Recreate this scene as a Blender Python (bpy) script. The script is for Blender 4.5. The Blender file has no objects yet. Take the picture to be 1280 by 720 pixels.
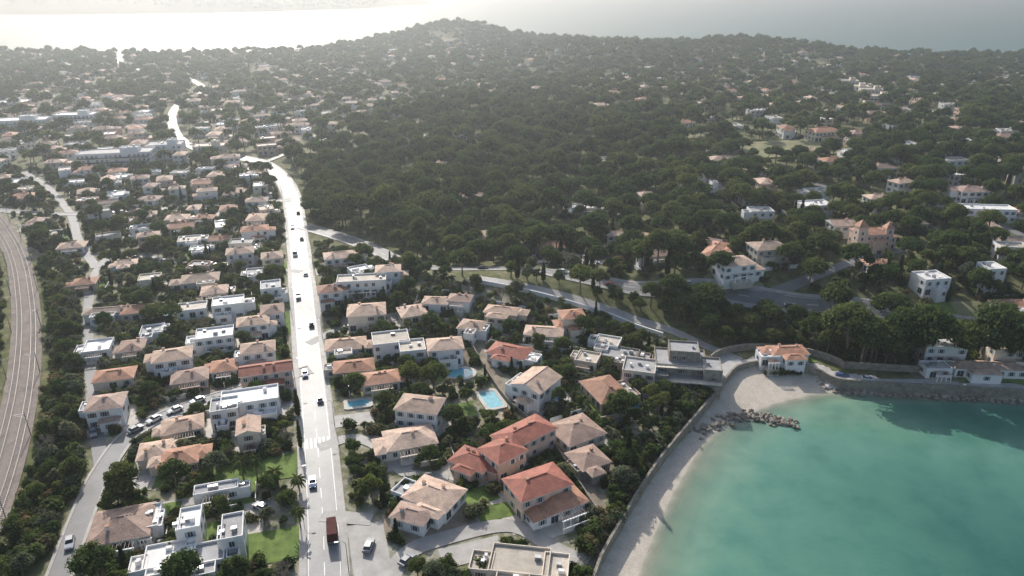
import bpy, math, random, bisect
import numpy as np
from mathutils import Vector
random.seed(11); rng=np.random.default_rng(11)
S=bpy.context.scene
CAMH=120.0; FPX=914.0; P=math.radians(23.1); sp,cp=math.sin(P),math.cos(P)
def ray(px,py):
    u=(px-640)/FPX; v=(py-360)/FPX
    return u, cp-v*sp, -sp-v*cp
def G0(px,py,z=0.0):
    a,b,c=ray(px,py); t=(z-CAMH)/c
    return (a*t,b*t)
def ss(x):
    x=np.clip(x,0,1); return x*x*(3-2*x)
# ------------------------------------------------------------ coast and relief
water_line=[(5,-400),(12,60)]+[G0(*p) for p in [(792,735),(803,705),(815,675),(828,645),(844,612),(862,582),(877,556),(892,540),(912,530),(935,521),(950,511),(972,503),(1000,497),(1025,491),(1060,490),(1100,493),(1150,496),(1200,498),(1280,503),(1400,510)]]+[(420,190),(1500,230),(7000,400),(7000,-400)]
wall_line=[(-12,-400),(-4,60)]+[G0(*p) for p in [(742,735),(752,708),(770,675),(790,640),(818,595),(845,560),(872,528),(893,502),(908,482),(922,469),(950,464),(990,467),(1020,474),(1045,486),(1100,491),(1150,494),(1200,496),(1280,501),(1400,508)]]+[(420,191),(1500,231),(7000,401),(7000,-400)]
def sdist(poly,X,Y):
    n=len(poly); D=np.full(X.shape,1e9); inside=np.zeros(X.shape,bool)
    for i in range(n):
        x1,y1=poly[i]; x2,y2=poly[(i+1)%n]
        dx,dy=x2-x1,y2-y1; L=dx*dx+dy*dy+1e-9
        t=np.clip(((X-x1)*dx+(Y-y1)*dy)/L,0,1)
        D=np.minimum(D,np.hypot(X-x1-t*dx,Y-y1-t*dy))
        c=((y1>Y)!=(y2>Y)); 
        if abs(dy)>1e-9:
            inside^= c & (X < (Y-y1)*dx/dy+x1)
    return np.where(inside,-D,D)
def grow(a,b,step,lo,hi,f=1.1):
    m=list(np.arange(a,b+.01,step)); s=step; x=m[-1]; up=[]
    while x<hi: s=min(s*f,90); x+=s; up.append(x)
    s=step; x=m[0]; dn=[]
    while x>lo: s=min(s*f,90); x-=s; dn.append(x)
    return np.array(dn[::-1]+m+up)
xs=grow(-230,260,2.5,-5500,5500,1.08); ys=grow(90,400,2.5,-300,6500,1.05)
XX,YY=np.meshgrid(xs,ys)
DW=sdist(water_line,XX,YY); DE=sdist(wall_line,XX,YY)
def gauss(x,y,cx,cy,sx,sy): return np.exp(-((x-cx)/sx)**2-((y-cy)/sy)**2)
beach=np.where(DW<0,np.maximum(-7,DW*0.09),np.minimum(DW*0.1,1.7))
land=3.5+3.0*ss((DE-6)/90)+1*ss((YY-300)/500)
land+=9*ss((DE-13)/32)*ss((XX-42)/40)*(1-.5*ss((YY-300)/300))
land+=7*gauss(XX,YY,20,262,120,22)*ss((DE-20)/30)
land+=10*gauss(XX,YY,330,470,200,170)
land+=9*gauss(XX,YY,120,640,260,180)
land+=2*gauss(XX,YY,420,1080,620,200)+15*gauss(XX,YY,345,1100,105,110)+11*gauss(XX,YY,110,1080,130,130)
land+=29*gauss(XX,YY,-85,1370,110,140)+4*gauss(XX,YY,-230,1250,120,150)
land+=(np.sin(XX/61+1)*np.sin(YY/83)*1.6+np.sin(XX/140+YY/170)*1.6)*ss((YY-380)/250)
Z=np.where(DE<=0,beach,0); k=ss((DE-0.2)/2.2); Z=np.where(DE<=0,beach,beach*(1-k)+land*k)
yc=np.interp(XX,[-2600,-1500,-1150,-800,-350,-150,150,500,3000],[2600,2300,1350,1230,1280,1560,1400,1200,1000])
m=ss((yc-YY)/90); Z=Z*m-12*(1-m)
fl=np.clip(1.15-np.hypot((XX+1900)/1450,(YY-3800)/1150),0,1); Z=np.maximum(Z,-12+ss(fl*2.4)*(90+26*np.sin(XX/210)+16*np.sin(YY/150+XX/90)))
xl=list(xs); yl=list(ys)
def H(x,y):
    i=min(max(bisect.bisect_right(xl,x)-1,0),len(xl)-2); j=min(max(bisect.bisect_right(yl,y)-1,0),len(yl)-2)
    a=(x-xl[i])/(xl[i+1]-xl[i]); b=(y-yl[j])/(yl[j+1]-yl[j])
    return float((Z[j,i]*(1-a)+Z[j,i+1]*a)*(1-b)+(Z[j+1,i]*(1-a)+Z[j+1,i+1]*a)*b)
def G(px,py,dz=0.0):
    a,b,c=ray(px,py); t=60.0
    while t<6000:
        z=CAMH+c*t
        if z<H(a*t,b*t)+dz: break
        t*=1.02
    lo,hi=t/1.02,t
    for _ in range(14):
        mid=(lo+hi)/2
        if CAMH+c*mid<H(a*mid,b*mid)+dz: hi=mid
        else: lo=mid
    return (a*hi,b*hi)
# ------------------------------------------------------------ materials
def newmat(name):
    m=bpy.data.materials.new(name); m.use_nodes=True; nt=m.node_tree; nt.nodes.clear()
    o=nt.nodes.new('ShaderNodeOutputMaterial'); return m,nt,o
def N(nt,t,**k):
    n=nt.nodes.new(t)
    for a,b in k.items(): setattr(n,a,b)
    return n
def noise(nt,scale,detail=4,coord=None,rough=.6):
    n=N(nt,'ShaderNodeTexNoise'); n.inputs['Scale'].default_value=scale; n.inputs['Detail'].default_value=detail; n.inputs['Roughness'].default_value=rough
    if coord is not None: nt.links.new(coord,n.inputs['Vector'])
    return n
def ramp(nt,fac,stops):
    r=N(nt,'ShaderNodeValToRGB'); e=r.color_ramp.elements
    e[0].position=stops[0][0]; e[0].color=(*stops[0][1],1); e[1].position=stops[-1][0]; e[1].color=(*stops[-1][1],1)
    for p,c in stops[1:-1]:
        q=e.new(p); q.color=(*c,1)
    nt.links.new(fac,r.inputs[0]); return r
def mix(nt,fac,a,b,bt='MIX'):
    n=N(nt,'ShaderNodeMix',data_type='RGBA',blend_type=bt)
    for s,v in ((n.inputs[0],fac),(n.inputs[6],a),(n.inputs[7],b)):
        if isinstance(v,(int,float)): s.default_value=v
        elif isinstance(v,tuple): s.default_value=(*v,1)
        else: nt.links.new(v,s)
    return n.outputs[2]
def sc(c,k): return tuple(min(1,x*k) for x in c)
def surf(name,col,rough=.8,var=.3,scale=.6,fine=5,spec=.5,objrand=.0,bump=0,metal=0):
    m,nt,o=newmat(name); b=N(nt,'ShaderNodeBsdfPrincipled')
    geo=N(nt,'ShaderNodeNewGeometry').outputs['Position']
    n1=noise(nt,scale,5,geo); n2=noise(nt,fine,2,geo)
    r=ramp(nt,n1.outputs[0],[(.3,sc(col,1-var)),(.5,col),(.72,sc(col,1+var))])
    r2=ramp(nt,n2.outputs[0],[(.3,(1-var*.6,)*3),(.7,(1+var*.3,)*3)])
    c=mix(nt,1.0,r.outputs[0],r2.outputs[0],'MULTIPLY')
    if objrand>0:
        oi=N(nt,'ShaderNodeObjectInfo'); rr=ramp(nt,oi.outputs['Random'],[(0,(1-objrand,)*3),(.5,(1,1-objrand*.15,1-objrand*.3)),(1,(1+objrand*.5,1+objrand*.5,1+objrand*.5))])
        c=mix(nt,1.0,c,rr.outputs[0],'MULTIPLY')
    nt.links.new(c,b.inputs['Base Color']); b.inputs['Roughness'].default_value=rough; b.inputs['Metallic'].default_value=metal
    b.inputs['Specular IOR Level'].default_value=spec
    if bump:
        bn=N(nt,'ShaderNodeBump'); bn.inputs['Strength'].default_value=bump; bn.inputs['Distance'].default_value=.2
        nt.links.new(n2.outputs[0],bn.inputs['Height']); nt.links.new(bn.outputs[0],b.inputs['Normal'])
    nt.links.new(b.outputs[0],o.inputs[0]); return m
def foliage(name,c1,c2,c3,trans=.48,gain=1.32):
    m,nt,o=newmat(name); geo=N(nt,'ShaderNodeNewGeometry').outputs['Position']
    n=noise(nt,.9,3,geo); r=ramp(nt,n.outputs[0],[(.3,sc(c1,gain)),(.5,sc(c2,gain)),(.72,sc(c3,gain))])
    oi=N(nt,'ShaderNodeObjectInfo'); rr=ramp(nt,oi.outputs['Random'],[(0,(.65,.75,.68)),(.5,(1,1,1)),(.8,(1.15,1.05,.95)),(1,(1.45,1.3,1.1))])
    c=mix(nt,1.0,r.outputs[0],rr.outputs[0],'MULTIPLY')
    d=N(nt,'ShaderNodeBsdfDiffuse'); t=N(nt,'ShaderNodeBsdfTranslucent'); nt.links.new(c,d.inputs[0]); nt.links.new(c,t.inputs[0])
    mx=N(nt,'ShaderNodeMixShader'); mx.inputs[0].default_value=trans; nt.links.new(d.outputs[0],mx.inputs[1]); nt.links.new(t.outputs[0],mx.inputs[2])
    nt.links.new(mx.outputs[0],o.inputs[0]); return m
M={}
M['asphalt']=surf('asphalt_worn',(.25,.245,.235),.52,.18,.25,3,.42)
M['street']=surf('asphalt_street',(.20,.195,.19),.6,.18,.2,3,.4)
M['pave']=surf('pavement_concrete',(.40,.375,.34),.65,.22,.3,4,.4)
M['paint']=surf('road_paint',(.75,.75,.72),.5,.1,2,6)
M['tile_t']=surf('roof_tile_terracotta',(.45,.235,.15),.75,.32,.5,3,.4,.28,.5)
M['tile_b']=surf('roof_tile_faded',(.54,.39,.295),.75,.32,.5,3,.4,.3,.5)
M['tile_r']=surf('roof_tile_red',(.36,.13,.088),.75,.32,.5,3,.4,.15,.5)
M['tile_n']=surf('roof_tile_brown',(.37,.255,.20),.75,.32,.5,3,.4,.25,.5)
M['roof_w']=surf('flat_roof_white',(.75,.73,.70),.6,.12,.3,2,.4,.15)
M['roof_g']=surf('flat_roof_grey',(.35,.35,.35),.7,.22,.3,2,.4,.2)
M['roof_s']=surf('flat_roof_sand',(.50,.44,.36),.7,.22,.3,2,.4,.2)
M['wall_w']=surf('plaster_white',(.87,.85,.82),.85,.05,.4,3,.3,.05)
M['wall_c']=surf('plaster_cream',(.77,.68,.56),.85,.12,.4,3,.3,.15)
M['wall_p']=surf('plaster_pink',(.70,.51,.40),.85,.12,.4,3,.3,.2)
M['wall_s']=surf('stone_masonry',(.35,.31,.26),.9,.35,.8,4,.3,.1,.6)
M['glass']=surf('window_glass',(.035,.045,.055),.12,.2,1,2,.8)
M['frame']=surf('window_frame_white',(.75,.75,.73),.5,.05)
M['shutter_b']=surf('shutter_blue_grey',(.32,.42,.47),.6,.1)
M['shutter_g']=surf('shutter_brown',(.22,.13,.09),.6,.1)
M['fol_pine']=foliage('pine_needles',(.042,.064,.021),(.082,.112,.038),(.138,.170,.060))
M['fol_shade_core']=foliage('crown_shade_core',(.013,.020,.009),(.021,.031,.012),(.030,.042,.016),.05)  # near-black green: shade inside the crowns put into the core colour
M['fol_oak']=foliage('broad_leaves',(.048,.074,.022),(.092,.126,.038),(.148,.178,.062))
M['fol_olive']=foliage('olive_leaves',(.095,.11,.068),(.145,.16,.10),(.20,.22,.145))
M['fol_cyp']=foliage('cypress_leaves',(.022,.038,.015),(.036,.060,.023),(.058,.085,.033))
M['fol_dry']=foliage('dry_scrub_leaves',(.09,.075,.04),(.15,.125,.07),(.21,.175,.105))
M['fol_palm']=foliage('palm_fronds',(.055,.075,.025),(.09,.115,.04),(.14,.16,.07))
M['bark']=surf('bark',(.18,.14,.11),.9,.3,1.5,6)
M['twig']=surf('bare_twigs',(.26,.22,.18),.9,.25,1,5)
M['grass']=surf('lawn_grass',(.16,.225,.058),.9,.38,.35,3,.2)
M['drygrass']=surf('dry_grass',(.26,.25,.135),.95,.3,.15,2,.2)
M['earth']=surf('garden_earth',(.29,.24,.18),.95,.3,.3,3,.2)
M['patio']=surf('patio_stone',(.52,.475,.41),.7,.2,.4,3)
M['ballast']=surf('rail_ballast',(.27,.225,.195),.9,.25,.3,4,.3,0,.5)
M['sleeper']=surf('concrete_sleeper',(.34,.31,.28),.85,.1)
M['rail']=surf('rail_steel',(.35,.31,.28),.35,.1,1,2,.5,0,0,.8)
M['metal']=surf('galvanised_metal',(.35,.36,.37),.45,.1,1,2,.5,0,0,.6)
M['rock']=surf('rock_boulder',(.29,.25,.20),.9,.45,.5,2,.3,0,.7)
M['seawall']=surf('seawall_stone',(.30,.265,.215),.9,.35,.5,2,.3,0,.6)
M['quay']=surf('quay_concrete',(.47,.45,.42),.75,.2,.3,2)
M['tyre']=surf('tyre_rubber',(.02,.02,.02),.8,.1)
M['lamp']=surf('headlight',(.8,.8,.75),.2,.05)
M['tail']=surf('tail_light',(.4,.02,.02),.3,.05)
M['tarp']=surf('truck_tarpaulin_dark_red',(.09,.028,.026),.85,.2,1,3,.2)
for nm,c in dict(car_w=(.75,.75,.74),car_k=(.02,.02,.022),car_g=(.25,.26,.27),car_s=(.5,.51,.52),car_r=(.35,.03,.03),car_b=(.05,.10,.25)).items(): M[nm]=surf('car_paint_'+nm[-1],c,.25,.03,1,2,.6)
m,nt,o=newmat('pool_water'); b=N(nt,'ShaderNodeBsdfPrincipled'); g=N(nt,'ShaderNodeNewGeometry').outputs['Position']
n=noise(nt,1.2,2,g); r=ramp(nt,n.outputs[0],[(.3,(.12,.40,.47)),(.7,(.20,.53,.60))]); nt.links.new(r.outputs[0],b.inputs['Base Color']); b.inputs['Roughness'].default_value=.08; nt.links.new(b.outputs[0],o.inputs[0]); M['pool']=m
m,nt,o=newmat('ground'); b=N(nt,'ShaderNodeBsdfPrincipled'); g=N(nt,'ShaderNodeNewGeometry').outputs['Position']
n1=noise(nt,.035,5,g); n2=noise(nt,.35,5,g); n3=noise(nt,2.5,3,g)
veg=ramp(nt,n2.outputs[0],[(.3,(.075,.09,.035)),(.46,(.125,.14,.058)),(.60,(.19,.18,.10)),(.74,(.32,.28,.21))])
urb=ramp(nt,n2.outputs[0],[(.3,(.12,.15,.06)),(.43,(.23,.23,.145)),(.55,(.37,.34,.28)),(.7,(.50,.47,.42))])
au=N(nt,'ShaderNodeAttribute',attribute_name='urban'); as_=N(nt,'ShaderNodeAttribute',attribute_name='sand'); aw=N(nt,'ShaderNodeAttribute',attribute_name='wet')
c=mix(nt,au.outputs['Fac'],veg.outputs[0],urb.outputs[0])
big=ramp(nt,n1.outputs[0],[(.3,(.75,.8,.7)),(.7,(1.2,1.12,1.05))]); c=mix(nt,1.0,c,big.outputs[0],'MULTIPLY')
sand=ramp(nt,n2.outputs[0],[(.3,(.52,.46,.375)),(.6,(.62,.55,.455)),(.8,(.46,.40,.325))]); c=mix(nt,as_.outputs['Fac'],c,sand.outputs[0])
c=mix(nt,aw.outputs['Fac'],c,(.34,.31,.24))
f=ramp(nt,n3.outputs[0],[(.3,(.8,.8,.8)),(.7,(1.1,1.1,1.1))]); c=mix(nt,1.0,c,f.outputs[0],'MULTIPLY')
nt.links.new(c,b.inputs['Base Color']); b.inputs['Roughness'].default_value=.95; b.inputs['Specular IOR Level'].default_value=.2; nt.links.new(b.outputs[0],o.inputs[0]); M['ground']=m
m,nt,o=newmat('sea_water'); b=N(nt,'ShaderNodeBsdfPrincipled'); g=N(nt,'ShaderNodeNewGeometry').outputs['Position']
ad=N(nt,'ShaderNodeAttribute',attribute_name='shore')
n1=noise(nt,.03,4,g,.55); n0=noise(nt,.10,5,g)
ma=N(nt,'ShaderNodeMath',operation='MULTIPLY_ADD'); nt.links.new(n1.outputs[0],ma.inputs[0]); ma.inputs[1].default_value=.34; nt.links.new(ad.outputs['Fac'],ma.inputs[2])
r=ramp(nt,ma.outputs[0],[(.12,(.33,.39,.295)),(.20,(.21,.325,.235)),(.33,(.110,.255,.188)),(.58,(.062,.185,.138)),(1.0,(.022,.095,.082))])
pat=ramp(nt,n0.outputs[0],[(.3,(.72,.83,.84)),(.5,(1,1,1)),(.7,(1.16,1.09,1.05))]); c=mix(nt,1.0,r.outputs[0],pat.outputs[0],'MULTIPLY')
sx=N(nt,'ShaderNodeSeparateXYZ'); nt.links.new(g,sx.inputs[0]); mr=N(nt,'ShaderNodeMapRange'); nt.links.new(sx.outputs[1],mr.inputs[0]); mr.inputs[1].default_value=500; mr.inputs[2].default_value=1500; mr.inputs[3].default_value=.14; mr.inputs[4].default_value=.4
nt.links.new(mr.outputs[0],b.inputs['Roughness'])
nt.links.new(c,b.inputs['Base Color']); b.inputs['IOR'].default_value=1.33
w1=noise(nt,.9,3,g); bn=N(nt,'ShaderNodeBump'); bn.inputs['Strength'].default_value=.35; bn.inputs['Distance'].default_value=.12; nt.links.new(w1.outputs[0],bn.inputs['Height']); nt.links.new(bn.outputs[0],b.inputs['Normal'])
tr=N(nt,'ShaderNodeBsdfTransparent'); mx=N(nt,'ShaderNodeMixShader'); rf=ramp(nt,ad.outputs['Fac'],[(.0,(.1,.1,.1)),(.025,(.6,.6,.6)),(.09,(1,1,1))])
nt.links.new(rf.outputs[0],mx.inputs[0]); nt.links.new(tr.outputs[0],mx.inputs[1]); nt.links.new(b.outputs[0],mx.inputs[2]); nt.links.new(mx.outputs[0],o.inputs[0]); M['sea']=m
# ------------------------------------------------------------ mesh helpers
class MB:
    def __init__(s): s.v=[];s.f=[];s.m=[];s.mats=[]
    def mi(s,k):
        if k not in s.mats: s.mats.append(k)
        return s.mats.index(k)
    def face(s,pts,k):
        n=len(s.v); s.v+=pts; s.f.append(tuple(range(n,n+len(pts)))); s.m.append(s.mi(k))
    def box(s,x0,x1,y0,y1,z0,z1,k,taper=0,top=True):
        n=len(s.v); t=taper
        s.v+=[(x0,y0,z0),(x1,y0,z0),(x1,y1,z0),(x0,y1,z0),(x0+t,y0+t,z1),(x1-t,y0+t,z1),(x1-t,y1-t,z1),(x0+t,y1-t,z1)]
        fs=[(0,1,5,4),(1,2,6,5),(2,3,7,6),(3,0,4,7),(3,2,1,0)]+([(4,5,6,7)] if top else [])
        for f in fs: s.f.append(tuple(n+i for i in f)); s.m.append(s.mi(k))
    def tube(s,pts,rad,k,n=6):
        pts=[Vector(p) for p in pts]; base=len(s.v)
        for i,p in enumerate(pts):
            d=(pts[min(i+1,len(pts)-1)]-pts[max(i-1,0)]).normalized(); a=d.orthogonal().normalized(); b=d.cross(a)
            for j in range(n):
                t=2*math.pi*j/n; s.v.append(tuple(p+(a*math.cos(t)+b*math.sin(t))*rad[i]))
        for i in range(len(pts)-1):
            for j in range(n):
                s.f.append((base+i*n+j,base+i*n+(j+1)%n,base+(i+1)*n+(j+1)%n,base+(i+1)*n+j)); s.m.append(s.mi(k))
        s.f.append(tuple(base+(len(pts)-1)*n+j for j in range(n))); s.m.append(s.mi(k))
    def mesh(s,name):
        me=bpy.data.meshes.new(name); me.from_pydata(s.v,[],s.f)
        for k in s.mats: me.materials.append(M[k])
        me.polygons.foreach_set('material_index',s.m); me.update(); return me
def obj(name,me,loc=(0,0,0),rz=0,sc_=1,col=None):
    o=bpy.data.objects.new(name,me); o.location=loc; o.rotation_euler=(0,0,rz)
    o.scale=(sc_,)*3 if isinstance(sc_,(int,float)) else sc_
    (col or S.collection).objects.link(o); return o
def smoothpath(pts,step=2.0):
    P_=[np.array(p,float) for p in pts]; P_=[2*P_[0]-P_[1]]+P_+[2*P_[-1]-P_[-2]]; out=[]
    for i in range(1,len(P_)-2):
        a,b,c,d=P_[i-1:i+3]; n=max(2,int(np.linalg.norm(c-b)/step))
        for j in range(n):
            t=j/n; out.append(.5*((2*b)+(-a+c)*t+(2*a-5*b+4*c-d)*t*t+(-a+3*b-3*c+d)*t**3))
    out.append(P_[-2]); return np.array(out)
def normals(path):
    t=np.gradient(path,axis=0); t/= (np.linalg.norm(t,axis=1)[:,None]+1e-9); return np.stack([-t[:,1],t[:,0]],1)
def ribbon(mb,path,a,b,top,skirt,k,across=2,absz=None,level=False):
    nn=normals(path); offs=np.linspace(a,b,across); n0=len(mb.v); A=across
    for p,n in zip(path,nn):
        hz=H(*p) if level else None
        for o_ in offs:
            q=p+n*o_; z=absz if absz is not None else ((hz if level else H(*q))+top); mb.v.append((q[0],q[1],z))
    for i in range(len(path)-1):
        for j in range(A-1):
            mb.f.append((n0+i*A+j+1,n0+i*A+j,n0+(i+1)*A+j,n0+(i+1)*A+j+1)); mb.m.append(mb.mi(k))
    if skirt:
        n1=len(mb.v)
        for i in range(len(path)):
            for j in (0,A-1):
                v=mb.v[n0+i*A+j]; mb.v.append((v[0],v[1],v[2]-skirt))
        for i in range(len(path)-1):
            mb.f.append((n0+i*A,n1+2*i,n1+2*i+2,n0+(i+1)*A)); mb.m.append(mb.mi(k))
            mb.f.append((n1+2*i+1,n0+i*A+A-1,n0+(i+1)*A+A-1,n1+2*i+3)); mb.m.append(mb.mi(k))
        for i in (0,len(path)-1):
            mb.f.append((n0+i*A,n0+i*A+A-1,n1+2*i+1,n1+2*i)); mb.m.append(mb.mi(k))
OX0,OY0,OW,OH=-900,60,2000,1500
occ=np.zeros((OH,OW),np.uint8); tocc=np.zeros((OH,OW),np.uint8)
def mark(x,y,r,arr=None,val=1):
    arr=occ if arr is None else arr
    i=int(x-OX0);j=int(y-OY0);r=int(math.ceil(r))
    if i-r<0 or j-r<0 or i+r>=OW or j+r>=OH: return
    arr[j-r:j+r+1,i-r:i+r+1]=np.maximum(arr[j-r:j+r+1,i-r:i+r+1],val)
def busy(x,y,r,arr=None,lvl=0):
    arr=occ if arr is None else arr
    i=int(x-OX0);j=int(y-OY0);r=int(round(r))
    if i-r<0 or j-r<0 or i+r>=OW or j+r>=OH: return False
    return bool((arr[j-r:j+r+1,i-r:i+r+1]>lvl).any())
def mark_rect(cx,cy,w,d,rz,val=1):
    c,s=math.cos(rz),math.sin(rz)
    for a in np.arange(-w/2,w/2+.4,.8):
        for b in np.arange(-d/2,d/2+.4,.8):
            i=int(cx+a*c-b*s-OX0); j=int(cy+a*s+b*c-OY0)
            if 0<=i<OW and 0<=j<OH: occ[j,i]=max(occ[j,i],val)
def rect_busy(cx,cy,w,d,rz):
    c,s=math.cos(rz),math.sin(rz)
    for a in np.arange(-w/2,w/2+.1,1.5):
        for b in np.arange(-d/2,d/2+.1,1.5):
            i=int(cx+a*c-b*s-OX0); j=int(cy+a*s+b*c-OY0)
            if 0<=i<OW and 0<=j<OH and occ[j,i]>1: return True
    return False
def inpoly(poly,x,y):
    r=False;n=len(poly)
    for i in range(n):
        x1,y1=poly[i];x2,y2=poly[(i+1)%n]
        if (y1>y)!=(y2>y) and x<(y-y1)*(x2-x1)/(y2-y1)+x1: r=not r
    return r
def PX(l): return [G(*p) for p in l]
# ------------------------------------------------------------ terrain + sea
Z_town=PX([(-60,215),(330,205),(365,260),(380,400),(400,560),(420,740),(60,740),(110,600),(100,430),(60,330),(-60,260)])
Z_strip=PX([(392,300),(560,350),(700,385),(830,425),(900,455),(890,500),(840,560),(770,660),(740,740),(420,740),(405,500)])
urban=np.zeros(XX.shape)
for pl in (Z_town,Z_strip): urban=np.maximum(urban,ss(0.5-sdist(pl,XX,YY)/14))
urban=np.maximum(urban,.6*ss((YY-420)/100)*ss((-XX)/150))
urban=np.maximum(urban,.35*ss((YY-700)/150))
def gridmesh(name,zz,attrs,mat,cols=None):
    ny,nx=zz.shape; me=bpy.data.meshes.new(name)
    V=np.stack([XX.ravel(),YY.ravel(),zz.ravel()],1)
    I=np.arange(ny*nx).reshape(ny,nx); Fq=np.stack([I[:-1,:-1],I[:-1,1:],I[1:,1:],I[1:,:-1]],-1).reshape(-1,4)
    me.vertices.add(len(V)); me.vertices.foreach_set('co',V.ravel().astype(np.float32))
    me.loops.add(Fq.size); me.loops.foreach_set('vertex_index',Fq.ravel().astype(np.int32))
    me.polygons.add(len(Fq)); me.polygons.foreach_set('loop_start',(np.arange(len(Fq))*4).astype(np.int32)); me.polygons.foreach_set('loop_total',np.full(len(Fq),4,np.int32))
    me.update(calc_edges=True)
    for k,v in attrs.items():
        a=me.attributes.new(k,'FLOAT','POINT'); a.data.foreach_set('value',v.ravel().astype(np.float32))
    me.shade_smooth(); me.materials.append(M[mat]); return obj(name,me)
gridmesh('ground',Z,dict(urban=urban,sand=ss((1.5-DE)/2)*(YY<300),wet=ss((.2-DW)/1.6)*(DE<0.5)),'ground')
nearbeach=np.clip(-DW/110,0,1)
sh=np.where(YY>600,1,nearbeach); sh=np.where((XX>60)&(YY<600),np.maximum(sh,np.clip((XX-60)/260,0,1)*ss(-DW/8)*.8),sh)
gridmesh('sea',np.full(Z.shape,0.0),dict(shore=sh),'sea')
me=bpy.data.meshes.new('open_sea'); 
R=30000; me.from_pydata([(-R,-R,-.6),(R,-R,-.6),(R,R,-.6),(-R,R,-.6)],[],[(0,1,2,3)])
a=me.attributes.new('shore','FLOAT','POINT'); a.data.foreach_set('value',[1.0]*4); me.materials.append(M['sea']); obj('open_sea',me)
# ------------------------------------------------------------ roads
roads={}
def road(name,px,w,mat='street',top=.14,side=1.3,step=2.0,dash=False,world=None):
    path=smoothpath(world if world else PX(px),step); mb=MB()
    ribbon(mb,path,-w/2,w/2,top,.5,mat,5); o=obj(name,mb.mesh(name)); roads[name]=path
    for p in path: mark(p[0],p[1],w/2+side*.6+.1,val=3)
    if side:
        mb=MB()
        for s in (-1,1):
            a,b=sorted((s*(w/2+.003),s*(w/2+side))); ribbon(mb,path,a,b,top+.12,.6,'pave',2)
        obj('pavement',mb.mesh('pavement'))
    if dash:
        mb=MB()
        for i in range(0,len(path)-3,4): ribbon(mb,path[i:i+3],-.08,.08,top+.012,0,'paint')
        for s in (-1,1): ribbon(mb,path,s*(w/2-.35)-.06,s*(w/2-.35)+.06,top+.012,0,'paint')
        obj('road_markings',mb.mesh('road_markings'))
    return path
main=road('main_road',[(408,800),(406,720),(403,640),(394,520),(385,430),(377,350),(371,290),(364,245),(350,220),(328,204),(300,197)],7.2,'asphalt',.15,1.6,2,True)
road('far_road',[(300,197),(255,190),(228,176),(217,160),(216,142),(228,127),(250,118),(252,108),(236,98)],7,'asphalt',.5,0,4)
road('far_road',[(236,98),(190,90),(158,84),(150,74),(156,66)],8,'asphalt',.6,0,6)
corn=road('corniche_road',[(380,283),(450,305),(540,335),(640,336),(720,346),(830,361),(950,373),(1050,383),(1200,407),(1340,430)],6.0,'street',.16,1.2,2,True)
road('street',[(388,462),(300,488),(225,512),(165,542),(128,590),(105,640),(75,720),(60,770)],4.4,'street',.17,.7)
road('street',[(377,340),(300,333),(215,326),(150,318),(120,340),(110,390),(112,450),(118,520),(128,590)],3.4,'street',.18,0)
road('street',[(364,250),(290,256),(190,262),(80,268),(-20,262)],4.2,'street',.19,.7)
road('street',[(120,335),(98,300),(88,268),(60,235),(30,215)],3.8,'street',.2,0)
lane=road('lane',[(575,395),(592,425),(612,460),(640,500),(690,545),(722,590),(750,632),(768,662)],2.6,'earth',.15,0)
road('lane',[(590,347),(650,357),(720,374),(780,394),(835,412),(890,436),(925,452)],3.6,'pave',.2,0)
road('street',[(402,645),(440,648),(465,650)],4,'pave',.2,0)
road('street',[(480,760),(492,715),(515,688),(560,672),(620,658),(655,662),(700,690),(735,705)],4.2,'pave',.17,0)
road('street',[(398,560),(440,548),(475,560),(505,590),(560,600)],3.5,'pave',.18,0)
road('street',[(385,430),(430,410),(480,400),(560,385),(600,372)],3.6,'street',.19,0)
road('hill_road',[(955,372),(1020,345),(1100,318),(1180,306),(1290,300)],4.2,'street',.2,0)
road('hill_road',[(1290,300),(1200,262),(1100,250),(1000,225),(930,205),(860,180)],4.2,'street',.25,0,3)
road('far_road',[(330,204),(420,170),(520,150),(640,140),(760,120)],4,'street',.5,0,4)
mb=MB()
for py in (560,):
    q=G(395,py); i=int(np.argmin(np.hypot(main[:,0]-q[0],main[:,1]-q[1])))
    for k in range(6):
        o_=-2.8+k*1.1; seg=main[i:i+3]; ribbon(mb,seg,o_-.25,o_+.25,.166,0,'paint')
obj('zebra_crossing',mb.mesh('zebra_crossing'))
rail=smoothpath(PX([(-90,215),(-20,262),(8,295),(24,330),(32,380),(33,430),(27,490),(12,560),(-8,625),(-30,680),(-70,760)]),1.5)
mb=MB(); ribbon(mb,rail,-4.6,4.6,.35,1.2,'ballast',7); obj('railway_ballast',mb.mesh('railway_ballast'))
for p in rail: mark(p[0],p[1],5,val=3)
mb=MB()
for c in (-2.1,2.1):
    for g_ in (-.72,.72): ribbon(mb,rail,c+g_-.06,c+g_+.06,.62,.2,'rail')
rn=normals(rail)
fine=smoothpath(rail[::4],.75); fn=normals(fine)
for p,n in zip(fine,fn):
    t=np.array([n[1],-n[0]])
    for c in (-2.1,2.1):
        q=p+n*c; z=H(*q)+.43; pts=[]
        for a,b in ((-1.25,-.13),(1.25,-.13),(1.25,.13),(-1.25,.13)):
            w_=q+n*a+t*b; pts.append((w_[0],w_[1],z))
        mb.face(pts,'sleeper')
obj('railway_track',mb.mesh('railway_track'))
mb=MB(); mb.tube([(-4.4,0,0),(-4.4,0,7.5)],[.14,.1],'metal'); mb.tube([(-4.4,0,6.8),(-1.8,0,7.0)],[.07,.05],'metal',4); mb.tube([(-4.4,0,5.6),(-1.8,0,7.0)],[.05,.05],'metal',4); mast=mb.mesh('catenary_mast')
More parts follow.
